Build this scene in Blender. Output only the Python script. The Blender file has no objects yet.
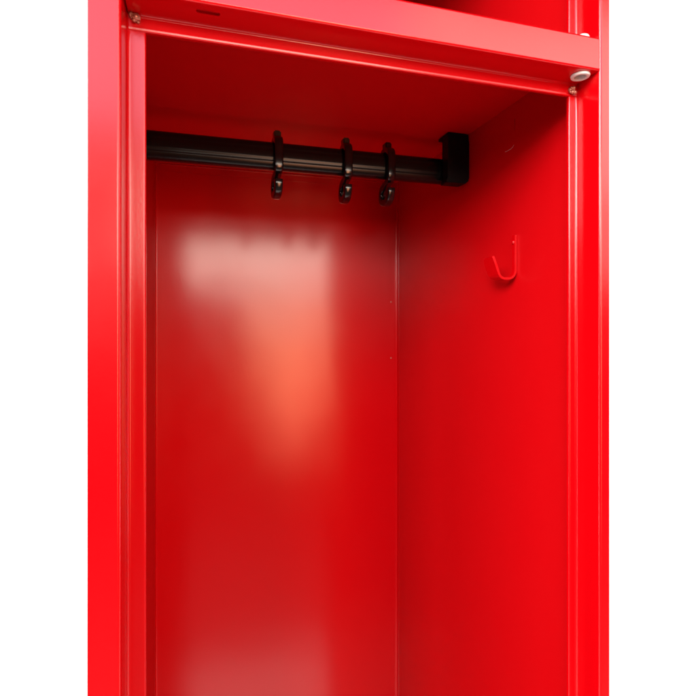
import bpy, bmesh, math, random
from mathutils import Vector, noise

sc = bpy.context.scene
COL = sc.collection
random.seed(4)
D = 0.35            # camera to locker front, metres; all plan numbers below are in units of D
EYE = 1.35


def P(x, y, z):
    return Vector((x * D, y * D, EYE + z * D))


# ------------------------------------------------------------------ materials
def node_mat(name):
    m = bpy.data.materials.new(name)
    m.use_nodes = True
    return m, m.node_tree.nodes, m.node_tree.links, m.node_tree.nodes['Principled BSDF']


def paint(name, base, rough, bump=0.04, scale=900.0, var=0.06, ior=1.5):
    m, N, L, b = node_mat(name)
    tc = N.new('ShaderNodeTexCoord')
    n1 = N.new('ShaderNodeTexNoise'); n1.inputs['Scale'].default_value = scale
    n1.inputs['Detail'].default_value = 2
    L.new(tc.outputs['Object'], n1.inputs['Vector'])
    bp = N.new('ShaderNodeBump'); bp.inputs['Strength'].default_value = bump
    bp.inputs['Distance'].default_value = 0.001
    L.new(n1.outputs['Fac'], bp.inputs['Height'])
    # long, shallow waviness of pressed sheet steel
    n2 = N.new('ShaderNodeTexNoise'); n2.inputs['Scale'].default_value = 9.0
    n2.inputs['Detail'].default_value = 1
    L.new(tc.outputs['Object'], n2.inputs['Vector'])
    bp2 = N.new('ShaderNodeBump'); bp2.inputs['Strength'].default_value = 0.14
    bp2.inputs['Distance'].default_value = 0.004
    L.new(n2.outputs['Fac'], bp2.inputs['Height'])
    L.new(bp2.outputs['Normal'], bp.inputs['Normal'])
    L.new(bp.outputs['Normal'], b.inputs['Normal'])
    n3 = N.new('ShaderNodeTexNoise'); n3.inputs['Scale'].default_value = 22.0
    n3.inputs['Detail'].default_value = 5
    L.new(tc.outputs['Object'], n3.inputs['Vector'])
    mr = N.new('ShaderNodeMapRange')
    mr.inputs['To Min'].default_value = rough - var
    mr.inputs['To Max'].default_value = rough + var
    L.new(n3.outputs['Fac'], mr.inputs['Value'])
    L.new(mr.outputs['Result'], b.inputs['Roughness'])
    b.inputs['Base Color'].default_value = (*base, 1)
    b.inputs['IOR'].default_value = ior
    return m


RED = paint('red_powder_coat', (0.50, 0.0004, 0.0026), 0.19, var=.03, bump=.035, scale=420)
SATIN = paint('red_powder_coat_satin', (0.50, 0.0004, 0.0026), 0.42, var=.04, bump=.03)
SATIN.node_tree.nodes['Principled BSDF'].inputs['Specular IOR Level'].default_value = 0.3
MATTE = paint('red_powder_coat_matt', (0.50, 0.0004, 0.0026), 0.55, var=.04, bump=.03)
MATTE.node_tree.nodes['Principled BSDF'].inputs['Specular IOR Level'].default_value = 0.08
BLACK = paint('black_anodised', (0.004, 0.004, 0.004), 0.24, bump=0.02, ior=1.34, var=.03)
BRACKET = paint('black_moulding', (0.004, 0.004, 0.004), 0.45, bump=0.02, ior=1.25)
PLASTIC = paint('black_plastic', (0.004, 0.004, 0.004), 0.16, bump=0.01, var=.03)
NYLON = paint('white_nylon', (0.62, 0.60, 0.57), 0.30, bump=0.03)
WELD = paint('bare_weld', (0.45, 0.17, 0.12), 0.30, bump=0.5, scale=500)
WELD.node_tree.nodes['Principled BSDF'].inputs['Metallic'].default_value = 0.6
WHITE = paint('white_backdrop', (0.88, 0.88, 0.88), 0.85, bump=0.02)
ASPHALT = paint('asphalt', (0.06, 0.06, 0.06), 0.8, bump=0.4, scale=80)
CONC = paint('pale_concrete', (0.64, 0.60, 0.58), 0.75, bump=0.3, scale=60)
DARK = paint('dark_gap', (0.02, 0.002, 0.002), 0.6)


# ------------------------------------------------------------------ helpers
def finish(name, bm, mat, parent=None, smooth_deg=35):
    bmesh.ops.recalc_face_normals(bm, faces=bm.faces)
    for f in bm.faces:
        f.smooth = True
    lim = math.radians(smooth_deg)
    for e in bm.edges:
        if len(e.link_faces) == 2:
            e.smooth = e.calc_face_angle(0) < lim
        else:
            e.smooth = False
    me = bpy.data.meshes.new(name)
    bm.to_mesh(me); bm.free()
    me.materials.append(mat)
    o = bpy.data.objects.new(name, me)
    COL.objects.link(o)
    wn = o.modifiers.new('weighted', 'WEIGHTED_NORMAL'); wn.keep_sharp = True; wn.weight = 100
    if parent:
        o.parent = parent
        o.matrix_parent_inverse = parent.matrix_world.inverted()
    return o


def fillet(pts, r, n=6):
    out = [Vector(pts[0])]
    for i in range(1, len(pts) - 1):
        a, p, c = Vector(pts[i - 1]), Vector(pts[i]), Vector(pts[i + 1])
        u, v = (a - p).normalized(), (c - p).normalized()
        ang = u.angle(v)
        rr = r[i] if isinstance(r, (list, tuple)) else r
        d = min(rr / math.tan(ang / 2), (a - p).length * .49, (c - p).length * .49)
        rr = d * math.tan(ang / 2)
        cen = p + (u + v).normalized() * (rr / math.sin(ang / 2))
        s, e = p + u * d - cen, p + v * d - cen
        tot = s.angle(e)
        for k in range(n + 1):
            t = k / n
            w = (s * math.sin((1 - t) * tot) + e * math.sin(t * tot)) / math.sin(tot)
            out.append(cen + w)
    out.append(Vector(pts[-1]))
    return out


def thicken(pts, t):
    off = []
    for i, p in enumerate(pts):
        d1 = (p - pts[i - 1]).normalized() if i else None
        d2 = (pts[i + 1] - p).normalized() if i < len(pts) - 1 else None
        d1 = d1 or d2; d2 = d2 or d1
        n1, n2 = Vector((-d1.y, d1.x)), Vector((-d2.y, d2.x))
        m = (n1 + n2).normalized()
        off.append(p + m * (t / max(.3, m.dot(n1))))
    return list(pts) + off[::-1]


def extrude_poly(bm, poly, axis, a, b):
    """poly: closed 2-D outline; axis 'z' -> (x,y), 'x' -> (y,z), 'y' -> (x,z)"""
    def pt(q, h):
        if axis == 'z': return P(q[0], q[1], h)
        if axis == 'x': return P(h, q[0], q[1])
        return P(q[0], h, q[1])
    A = [bm.verts.new(pt(q, a)) for q in poly]
    B = [bm.verts.new(pt(q, b)) for q in poly]
    n = len(poly)
    for i in range(n):
        j = (i + 1) % n
        bm.faces.new((A[i], A[j], B[j], B[i]))
    bm.faces.new(A[::-1]); bm.faces.new(B)


def sheet(name, path, axis, a, b, parent, mat=RED, t=0.005, r=0.008, cut=None):
    bm = bmesh.new()
    extrude_poly(bm, thicken(fillet(path, r), t), axis, a, b)
    return finish(name, bm, mat, parent, 30)


def box_bm(bm, x0, x1, y0, y1, z0, z1, bevel=0.0, seg=3):
    vs = [bm.verts.new(P(x, y, z)) for x in (x0, x1) for y in (y0, y1) for z in (z0, z1)]
    fs = [(0, 1, 3, 2), (4, 6, 7, 5), (0, 4, 5, 1), (2, 3, 7, 6), (0, 2, 6, 4), (1, 5, 7, 3)]
    faces = [bm.faces.new([vs[i] for i in f]) for f in fs]
    if bevel:
        es = list({e for f in faces for e in f.edges})
        bmesh.ops.bevel(bm, geom=es, offset=bevel * D, segments=seg, affect='EDGES', profile=.5)


def box(name, x0, x1, y0, y1, z0, z1, mat, parent, bevel=0.0015):
    bm = bmesh.new()
    box_bm(bm, x0, x1, y0, y1, z0, z1, bevel)
    return finish(name, bm, mat, parent, 40)


def lathe_bm(bm, prof, cx, cy, cz, axis='z', n=32):
    """prof: (radius, height) list, closed on the axis at both ends when radius is 0"""
    rings = []
    for rad, h in prof:
        ring = []
        for k in range(n if rad > 1e-6 else 1):
            a = 2 * math.pi * k / n
            c, s = rad * math.cos(a), rad * math.sin(a)
            if axis == 'z': q = P(cx + c, cy + s, cz + h)
            elif axis == 'y': q = P(cx + c, cy + h, cz + s)
            else: q = P(cx + h, cy + c, cz + s)
            ring.append(bm.verts.new(q))
        rings.append(ring)
    for A, B in zip(rings, rings[1:]):
        for k in range(n):
            j = (k + 1) % n
            if len(A) == 1 and len(B) == 1: continue
            if len(A) == 1: bm.faces.new((A[0], B[k], B[j]))
            elif len(B) == 1: bm.faces.new((A[k], A[j], B[0]))
            else: bm.faces.new((A[k], A[j], B[j], B[k]))


def drill(obj, cutter_bm):
    me = bpy.data.meshes.new('cut'); bmesh.ops.recalc_face_normals(cutter_bm, faces=cutter_bm.faces)
    cutter_bm.to_mesh(me); cutter_bm.free()
    c = bpy.data.objects.new('cut', me); COL.objects.link(c)
    obj.modifiers.clear()
    m = obj.modifiers.new('b', 'BOOLEAN'); m.operation = 'DIFFERENCE'; m.solver = 'EXACT'; m.object = c
    bpy.context.view_layer.update()
    dg = bpy.context.evaluated_depsgraph_get()
    new = bpy.data.meshes.new_from_object(obj.evaluated_get(dg))
    obj.modifiers.clear()
    obj.data = new
    b2 = bmesh.new(); b2.from_mesh(new)
    for e in b2.edges:
        e.smooth = len(e.link_faces) == 2 and e.calc_face_angle(0) < math.radians(35)
    b2.to_mesh(new); b2.free()
    wn = obj.modifiers.new('weighted', 'WEIGHTED_NORMAL'); wn.keep_sharp = True; wn.weight = 100
    bpy.data.objects.remove(c)


# ------------------------------------------------------------------ setting
Z_FLOOR = -EYE / D
Y_WALL = 2.47
bm = bmesh.new()
vs = [bm.verts.new(P(x, y, Z_FLOOR)) for x, y in ((-40, -40), (40, -40), (40, Y_WALL), (-40, Y_WALL))]
bm.faces.new(vs)
fl = finish('floor', bm, ASPHALT); fl['kind'] = 'structure'
bm = bmesh.new()
box_bm(bm, -9, 9, -1.0, Y_WALL - .01, Z_FLOOR - .05, Z_FLOOR + .012, .004)
pv = finish('pavement', bm, CONC); pv['kind'] = 'structure'
bm = bmesh.new()
box_bm(bm, -40, 40, Y_WALL, Y_WALL + .3, Z_FLOOR, 9)
wl = finish('backdrop', bm, WHITE); wl['kind'] = 'structure'

# ------------------------------------------------------------------ locker
XL, XR = -0.199, 0.963          # outer faces
YF, YS, YB = 1.0, 1.08, 2.376   # front, door stop, back panel
ZB, ZT = Z_FLOOR + 0.30, 1.50   # underside and top
XIL, XIR = -0.1427, 0.934       # door recess
XSL, XSR = -0.1078, 0.911       # door stop edges
BAR_T, BAR_B, LIP = 0.691, 0.6096, 0.579

locker = bpy.data.objects.new('locker', None)
locker.location = P((XL + XR) / 2, (YF + YB) / 2, Z_FLOOR)
COL.objects.link(locker)
bpy.context.view_layer.update()
locker['label'] = 'glossy red steel locker with open front, black hanging rail and empty compartment'
locker['category'] = 'locker'

sheet('frame_post', [(XL, 1.12), (XL, YF), (XIL, YF), (XIL, YS), (XSL, YS), (XSL, YS + .009)], 'z', ZB, ZT, locker, r=[0, .0015, .007, .007, .005, 0])
sheet('frame_post', [(XSR, YS + .009), (XSR, YS), (XIR, YS), (XIR, YF), (XR, YF), (XR, 1.12)], 'z', ZB, ZT, locker, r=[0, .005, .007, .007, .0015, 0])

# crossbar between the compartments, with its door-stop lip
bar = sheet('crossbar', [(1.11, BAR_T), (YF, BAR_T), (YF, BAR_B), (YS - .003, BAR_B), (YS - .003, .5838), (YS - .0020, LIP - .001), (YS + .006, LIP - .001)],
            'x', XIL + .003, XIR - .002, locker, r=[0, .006, .006, .006, .006, .003, 0])
bm = bmesh.new()
slot = []
for k in range(24):
    a = 2 * math.pi * k / 24
    cx = .0165 if math.cos(a) > 0 else -.0165
    slot.append((.012 + cx + .0065 * math.cos(a), 1.030 + .0065 * math.sin(a)))
extrude_poly(bm, slot, 'z', BAR_B - .02, BAR_B + .02)
drill(bar, bm)
bm = bmesh.new()
extrude_poly(bm, [(.904 + .0148 * math.cos(k * math.pi / 16), 1.032 + .0148 * math.sin(k * math.pi / 16)) for k in range(32)], 'z', BAR_B - .02, BAR_B + .02)
drill(bar, bm)
# bars at the foot and the head of the locker
sheet('crossbar', [(1.11, ZT - .006), (YF, ZT - .006), (YF, ZT - .10), (YS - .003, ZT - .10), (YS - .003, ZT - .135), (1.105, ZT - .135)],
      'x', XIL + .003, XIR - .002, locker)
sheet('crossbar', [(1.105, ZB + .135), (YS - .003, ZB + .135), (YS - .003, ZB + .10), (YF, ZB + .10), (YF, ZB + .006), (1.11, ZB + .006)],
      'x', XIL + .003, XIR - .002, locker)

WT = .006
box('side_panel', XL + .0004, XL + .0022, 1.03, YB + .012, ZB + .002, ZT - .002, MATTE, locker)
side = box('side_panel', .955, .955 + WT, 1.03, YB + .012, ZB + .002, ZT - .002, SATIN, locker)
# small slit in the right side panel near the ceiling
bm = bmesh.new()
box_bm(bm, .94, .9585, 1.376, 1.3785, .600, .640)
drill(side, bm)
# hairline scratch under the slit
pts = [Vector(q) for q in ((1.430, .5514), (1.418, .5502), (1.397, .5503), (1.388, .5530), (1.381, .5580))]
bm = bmesh.new()
extrude_poly(bm, [(q.x, q.y - .0006) for q in pts] + [(q.x, q.y + .0006) for q in pts[::-1]], 'x', .9546, .9560)
finish('scratch', bm, NYLON, side)
back = sheet('back_panel', [(XL + .0027, YB - .030), (XL + .0027, YB), (.9545, YB), (.9545, YB - .030)], 'z', ZB + .02, ZT - .02, locker,
             r=.005, t=.004)
shelf = sheet('shelf', [(1.092, BAR_T + .0004), (1.728, BAR_T + .0004), (1.731, BAR_T + .0064), (YB - .0005, BAR_T + .0064)],  # small step shaped to stand in for the rail's shadow line on the ceiling
              'x', XL + .0024, .9548, locker, mat=SATIN, r=.0015, t=.006)
box('top_panel', XL + .0072, .9548, 1.02, YB + .01, ZT - .012, ZT - .004, RED, locker)
box('bottom_panel', XL + .0072, .9548, 1.02, YB + .01, ZB + .128, ZB + .134, RED, locker)
for x in (XL + .05, XR - .05):
    for y in (1.06, YB - .05):
        bm = bmesh.new()
        lathe_bm(bm, [(0, 0), (.055, 0), (.06, .01), (.06, .05), (.035, .06), (.035, .306), (0, .306)], x, y, Z_FLOOR, n=24)
        finish('foot', bm, PLASTIC, locker)

# folded tray flange where shelf meets the back panel
sheet('shelf_flange', [(YB - .012, BAR_T + .005), (YB - .0015, BAR_T + .005), (YB - .0015, BAR_T - .026)], 'x', XL + .02, .935, locker,
      t=-.002, r=.003)

for z in (.092, -.193):
    bm = bmesh.new()
    lathe_bm(bm, [(.0042, 0), (.0040, -.0012), (.0025, -.0022), (0, -.0025)], .922, YB - .0002, z, axis='y', n=12)
    finish('rivet', bm, WELD, back)

# pivot bushings for the doors, on the right end of the bar
bm = bmesh.new()
lathe_bm(bm, [(.0138, .010), (.0142, -.004), (.0155, -.0056), (.0180, -.0062), (.0212, -.0050), (.0228, -.0020), (.0222, .0005)],
         .904, 1.032, BAR_B - .001, n=40)
finish('hinge_bushing', bm, NYLON, bar)
bm = bmesh.new()
lathe_bm(bm, [(.017, 0), (.018, .004), (.0175, .012), (.0145, .019), (.009, .0225), (0, .0235)], .911, 1.032, BAR_T - .004, n=40)
finish('hinge_bushing', bm, NYLON, bar)


def weld(cx, cy, cz, seed, s=1.0):
    rnd = random.Random(seed)
    bm = bmesh.new()
    for k in range(14):
        m = bmesh.ops.create_icosphere(bm, subdivisions=2, radius=(.0048 * D * s) * rnd.uniform(.6, 1.2))
        o = P(cx + rnd.uniform(-.007, .007) * s, cy + rnd.uniform(-.004, .004), cz + rnd.uniform(-.008, .008) * s)
        for v in m['verts']:
            n = noise.noise(v.co * 900 + Vector((k, seed, 0)))
            v.co = v.co * (1 + .5 * n) + o
    return finish('weld_bead', bm, WELD, locker, 60)


weld(-.128, 1.072, .602, 1)
weld(.914, 1.072, .590, 2, .9)

# hanging rail
RC, RZ = 1.735, .566
prof = []
hw, hh = .027, .0475
for k in range(64):
    a = 2 * math.pi * k / 64
    c, s = math.cos(a), math.sin(a)
    e = 2 / 2.6
    y = hw * math.copysign(abs(c) ** e, c); z = hh * math.copysign(abs(s) ** e, s)
    g = math.exp(-((z + .018) / .0025) ** 2) + math.exp(-((z - .018) / .0025) ** 2)
    y *= 1 - .07 * g
    prof.append((RC + y, RZ + z))
bm = bmesh.new()
extrude_poly(bm, prof, 'x', XL + .02, .935)
finish('hanging_rail', bm, BLACK, locker, 50)


def bracket(xw, sgn, wid, flange):
    def xs(a, b):
        return sorted((xw - sgn * a, xw - sgn * b))
    bm = bmesh.new()
    # hanger plate across the end of the rail: an outline in (x, z)
    top = BAR_T - .001
    out = [(.0005, .655), (.0005, .527), (.004, .517), (.016, .506), (wid + .005, .506), (wid + .006, .514), (wid, .520), (wid, top), (.012, top), (.004, top - .008)]
    extrude_poly(bm, [(xw - sgn * a, z) for a, z in out], 'y', 1.657, 1.704)
    bmesh.ops.bevel(bm, geom=bm.edges[:], offset=.0016 * D, segments=2, affect='EDGES')
    if flange:
        box_bm(bm, *xs(.002, wid + .001), 1.66, 1.735, top - .012, top, .003)
    # socket that takes the rail's end
    pr = [(RC + (y - RC) * 1.15, RZ + (z - RZ) * 1.06) for y, z in prof]
    extrude_poly(bm, pr, 'x', *xs(.0005, wid * .8))
    return finish('rail_bracket', bm, BRACKET, locker, 40)


bracket(.955, 1, .088, True)
bracket(XL + .0027, -1, .024, False)

# bent steel coat hook on the right side panel
path = fillet([(.9535, .268), (.9535, .127), (.893, .126), (.866, .197)], [0, .031, .027, 0], 10)
dense = []
for a, b in zip(path, path[1:]):
    n = max(1, int((b - a).length / .006))
    dense += [a.lerp(b, k / n) for k in range(n)]
dense.append(path[-1])
bm = bmesh.new()
lens = [0]
for a, b in zip(dense, dense[1:]): lens.append(lens[-1] + (b - a).length)
tot = lens[-1]
W = 11
yc, hwid = 1.400, .036
rows = []
for q, l in zip(dense, lens):
    e = min(tot - l, l)
    rad = .018
    cutb = 0
    if tot - l < rad:
        cutb = rad - math.sqrt(max(0, rad ** 2 - (rad - (tot - l)) ** 2))
    y0 = 1.364 + cutb * .1
    fl = min(1, max(0, (l / tot - .42) / .40)); fl = fl * fl * (3 - 2 * fl)
    y1 = 1.364 + .014 + .044 * fl - cutb
    rows.append([bm.verts.new(P(q.x, y0 + (y1 - y0) * k / (W - 1), q.y)) for k in range(W)])
for A, B in zip(rows, rows[1:]):
    for k in range(W - 1):
        bm.faces.new((A[k], A[k + 1], B[k + 1], B[k]))
bmesh.ops.recalc_face_normals(bm, faces=bm.faces)
bmesh.ops.solidify(bm, geom=bm.faces[:], thickness=.0075 * D)
hook = finish('coat_hook', bm, RED, locker, 50)
bm = bmesh.new()
lathe_bm(bm, [(.0065, 0), (.006, -.003), (.004, -.0055), (0, -.006)], .9468, 1.371, .246, axis='x', n=20)
finish('rivet', bm, RED, hook)

# ------------------------------------------------------------------ sliding hooks on the rail
hp = [(.037, -.034), (.039, .026), (.030, .050), (.0, .060), (-.030, .050), (-.039, .026), (-.039, -.034), (-.030, -.054), (-.002, -.064),
      (.030, -.075), (.043, -.099), (.034, -.122), (.006, -.132), (-.022, -.123), (-.033, -.103), (-.033, -.088)]


def spline(pts, n=6):
    out = []
    P4 = [pts[0]] + list(pts) + [pts[-1]]
    for i in range(1, len(P4) - 2):
        p0, p1, p2, p3 = (Vector(q) for q in P4[i - 1:i + 3])
        for k in range(n):
            t = k / n
            out.append(.5 * ((2 * p1) + (p2 - p0) * t + (2 * p0 - 5 * p1 + 4 * p2 - p3) * t * t + (3 * p1 - p0 - 3 * p2 + p3) * t ** 3))
    out.append(Vector(pts[-1]))
    return out


def clip_mesh():
    c = spline(hp)
    bm = bmesh.new()
    rings = []
    ht, hx = .0105, .0150          # half thickness in the plane of the hook, half width along the rail
    for i, p in enumerate(c):
        t = (c[min(i + 1, len(c) - 1)] - c[max(i - 1, 0)]).normalized()
        n = Vector((-t.y, t.x))
        fr = i / (len(c) - 1)
        w = hx * (1.0 if fr < .45 else .92)
        h = ht * (1.25 if fr > .55 else 1.0)
        ring = []
        m = 20
        for k in range(m):
            a = 2 * math.pi * k / m
            ca, sa = math.cos(a), math.sin(a)
            x = w * math.copysign(abs(ca) ** .45, ca)
            o = h * math.copysign(abs(sa) ** .45, sa)
            q = p + n * o
            ring.append(bm.verts.new(Vector((x, q.x, q.y)) * D))
        rings.append(ring)
    for A, B in zip(rings, rings[1:]):
        for k in range(len(A)):
            j = (k + 1) % len(A)
            bm.faces.new((A[k], A[j], B[j], B[k]))
    for ring, d in ((rings[0], -1), (rings[-1], 1)):
        cen = sum((v.co for v in ring), Vector()) / len(ring)
        e = (c[-1] - c[-2]) if d > 0 else (c[0] - c[1])
        cv = bm.verts.new(cen + Vector((0, e.x, e.y)).normalized() * .005 * D)
        for k in range(len(ring)):
            bm.faces.new((ring[k], ring[(k + 1) % len(ring)], cv))
    # tab on the crown of the clip
    m = bmesh.ops.create_cube(bm, size=1)
    for v in m['verts']:
        v.co = Vector((v.co.x * .025, v.co.y * .034, v.co.z * .032 + .0715)) * D
    es = list({e for v in m['verts'] for e in v.link_edges})
    bmesh.ops.bevel(bm, geom=es, offset=.004 * D, segments=2, affect='EDGES')
    return bm


first = None
for x, tilt, lab in ((.250, 1.5, 'black plastic sliding hook on the rail, set apart from the close pair'),
                     (.4975, -1.0, 'middle black sliding hook on the rail, left hook of the close pair'),
                     (.6577, 2.0, 'black sliding hook on the rail nearest the end bracket')):
    if first is None:
        o = first = finish('sliding_hook', clip_mesh(), PLASTIC, None, 50)
    else:
        o = first.copy(); COL.objects.link(o)
    o.location = P(x, RC, RZ)
    o.rotation_euler = (0, 0, math.radians(tilt))
    o['label'] = lab
    o['category'] = 'hook'
    o['group'] = 'sliding hooks on the hanging rail'

# ------------------------------------------------------------------ light
w = bpy.data.worlds.new('World'); sc.world = w
w.use_nodes = True
w.node_tree.nodes['Background'].inputs['Color'].default_value = (.9, .95, 1, 1)
w.node_tree.nodes['Background'].inputs['Strength'].default_value = 0.05


def lamp(name, x0, x1, z0, z1, y, rad, color=(1, 1, 1), target=None):
    l = bpy.data.lights.new(name, 'AREA')
    l.shape = 'RECTANGLE'
    l.size = (x1 - x0) * D; l.size_y = (z1 - z0) * D
    l.energy = rad * math.pi * l.size * l.size_y
    l.color = color
    o = bpy.data.objects.new(name, l); COL.objects.link(o)
    o.location = P((x0 + x1) / 2, y, (z0 + z1) / 2)
    d = (P(*target) - o.location) if target else Vector((0, 1, 0))
    o.rotation_euler = d.to_track_quat('-Z', 'Y').to_euler()
    return o


COOL, WARM = (1, .95, .97), (1, .93, .84)
lamp('sky_lamp', -3.2, 3.0, 2.5, 5.2, -5.0, 4.4, (1, .80, 1))
lamp('sky_lamp', 3.0, 9, 2.2, 5.2, -5.0, 6.0, (1, .88, .80))
lamp('sky_lamp', -.65, 2.7, .65, 2.2, -5.0, 12.0, (1, .88, .74))
lamp('sky_lamp', 2.7, 8.5, .65, 2.2, -5.0, 3.0, WARM)
for x0, x1, z0, z1, rad, c in ((.75, 2.6, .1, .65, 11, (1, .62, .44)), (.9, 2.55, -.5, .1, 11.5, (1, .50, .29)), (1.05, 2.45, -1.1, -.5, 13, (1, .40, .20)),
                               (1.2, 2.3, -1.8, -1.1, 14, (1, .37, .18)), (1.35, 2.1, -2.7, -1.8, 9, (1, .36, .18))):
    lamp('window_lamp', x0, x1, z0, z1, -5.0, rad, c)
lamp('key_lamp', -7, -4.5, 1.4, 4.4, -1.5, 17.0, (1, .96, .92), target=(.9, 1.6, -.8))
lamp('key_lamp', -6, -3.4, 1.6, 4.8, -4.6, 33.0, (1, .96, .92), target=(.9, 1.8, -.8))
lamp('key_lamp', -3.5, -2.2, .5, 2.4, -5.0, 22.0, (1, .95, .90), target=(.7, 2.0, -.6))
lamp('backdrop_fill', -6, -4, -3, 3, 1.3, 9.0, target=(-.6, Y_WALL, -.3))  # added out-of-view fill on both sides, only to wash the backdrop white
lamp('backdrop_fill', 5, 7, -3, 3, 1.3, 9.0, target=(2.6, Y_WALL, -.3))

# ------------------------------------------------------------------ camera
cam = bpy.data.cameras.new('camera')
co = bpy.data.objects.new('camera', cam); COL.objects.link(co)
co.location = P(0, 0, 0)
co.rotation_euler = (math.radians(90), 0, math.radians(-16.3))
cam.sensor_width = 36
cam.lens = 36 * 500 / 696
cam.shift_y = -28 / 696
cam.clip_start = .01; cam.clip_end = 200
sc.camera = co
sc.view_settings.view_transform = 'Standard'
sc.view_settings.look = 'None'
sc.view_settings.exposure = 0
sc.view_settings.gamma = 1
sc.cycles.max_bounces = 10
sc.cycles.diffuse_bounces = 6
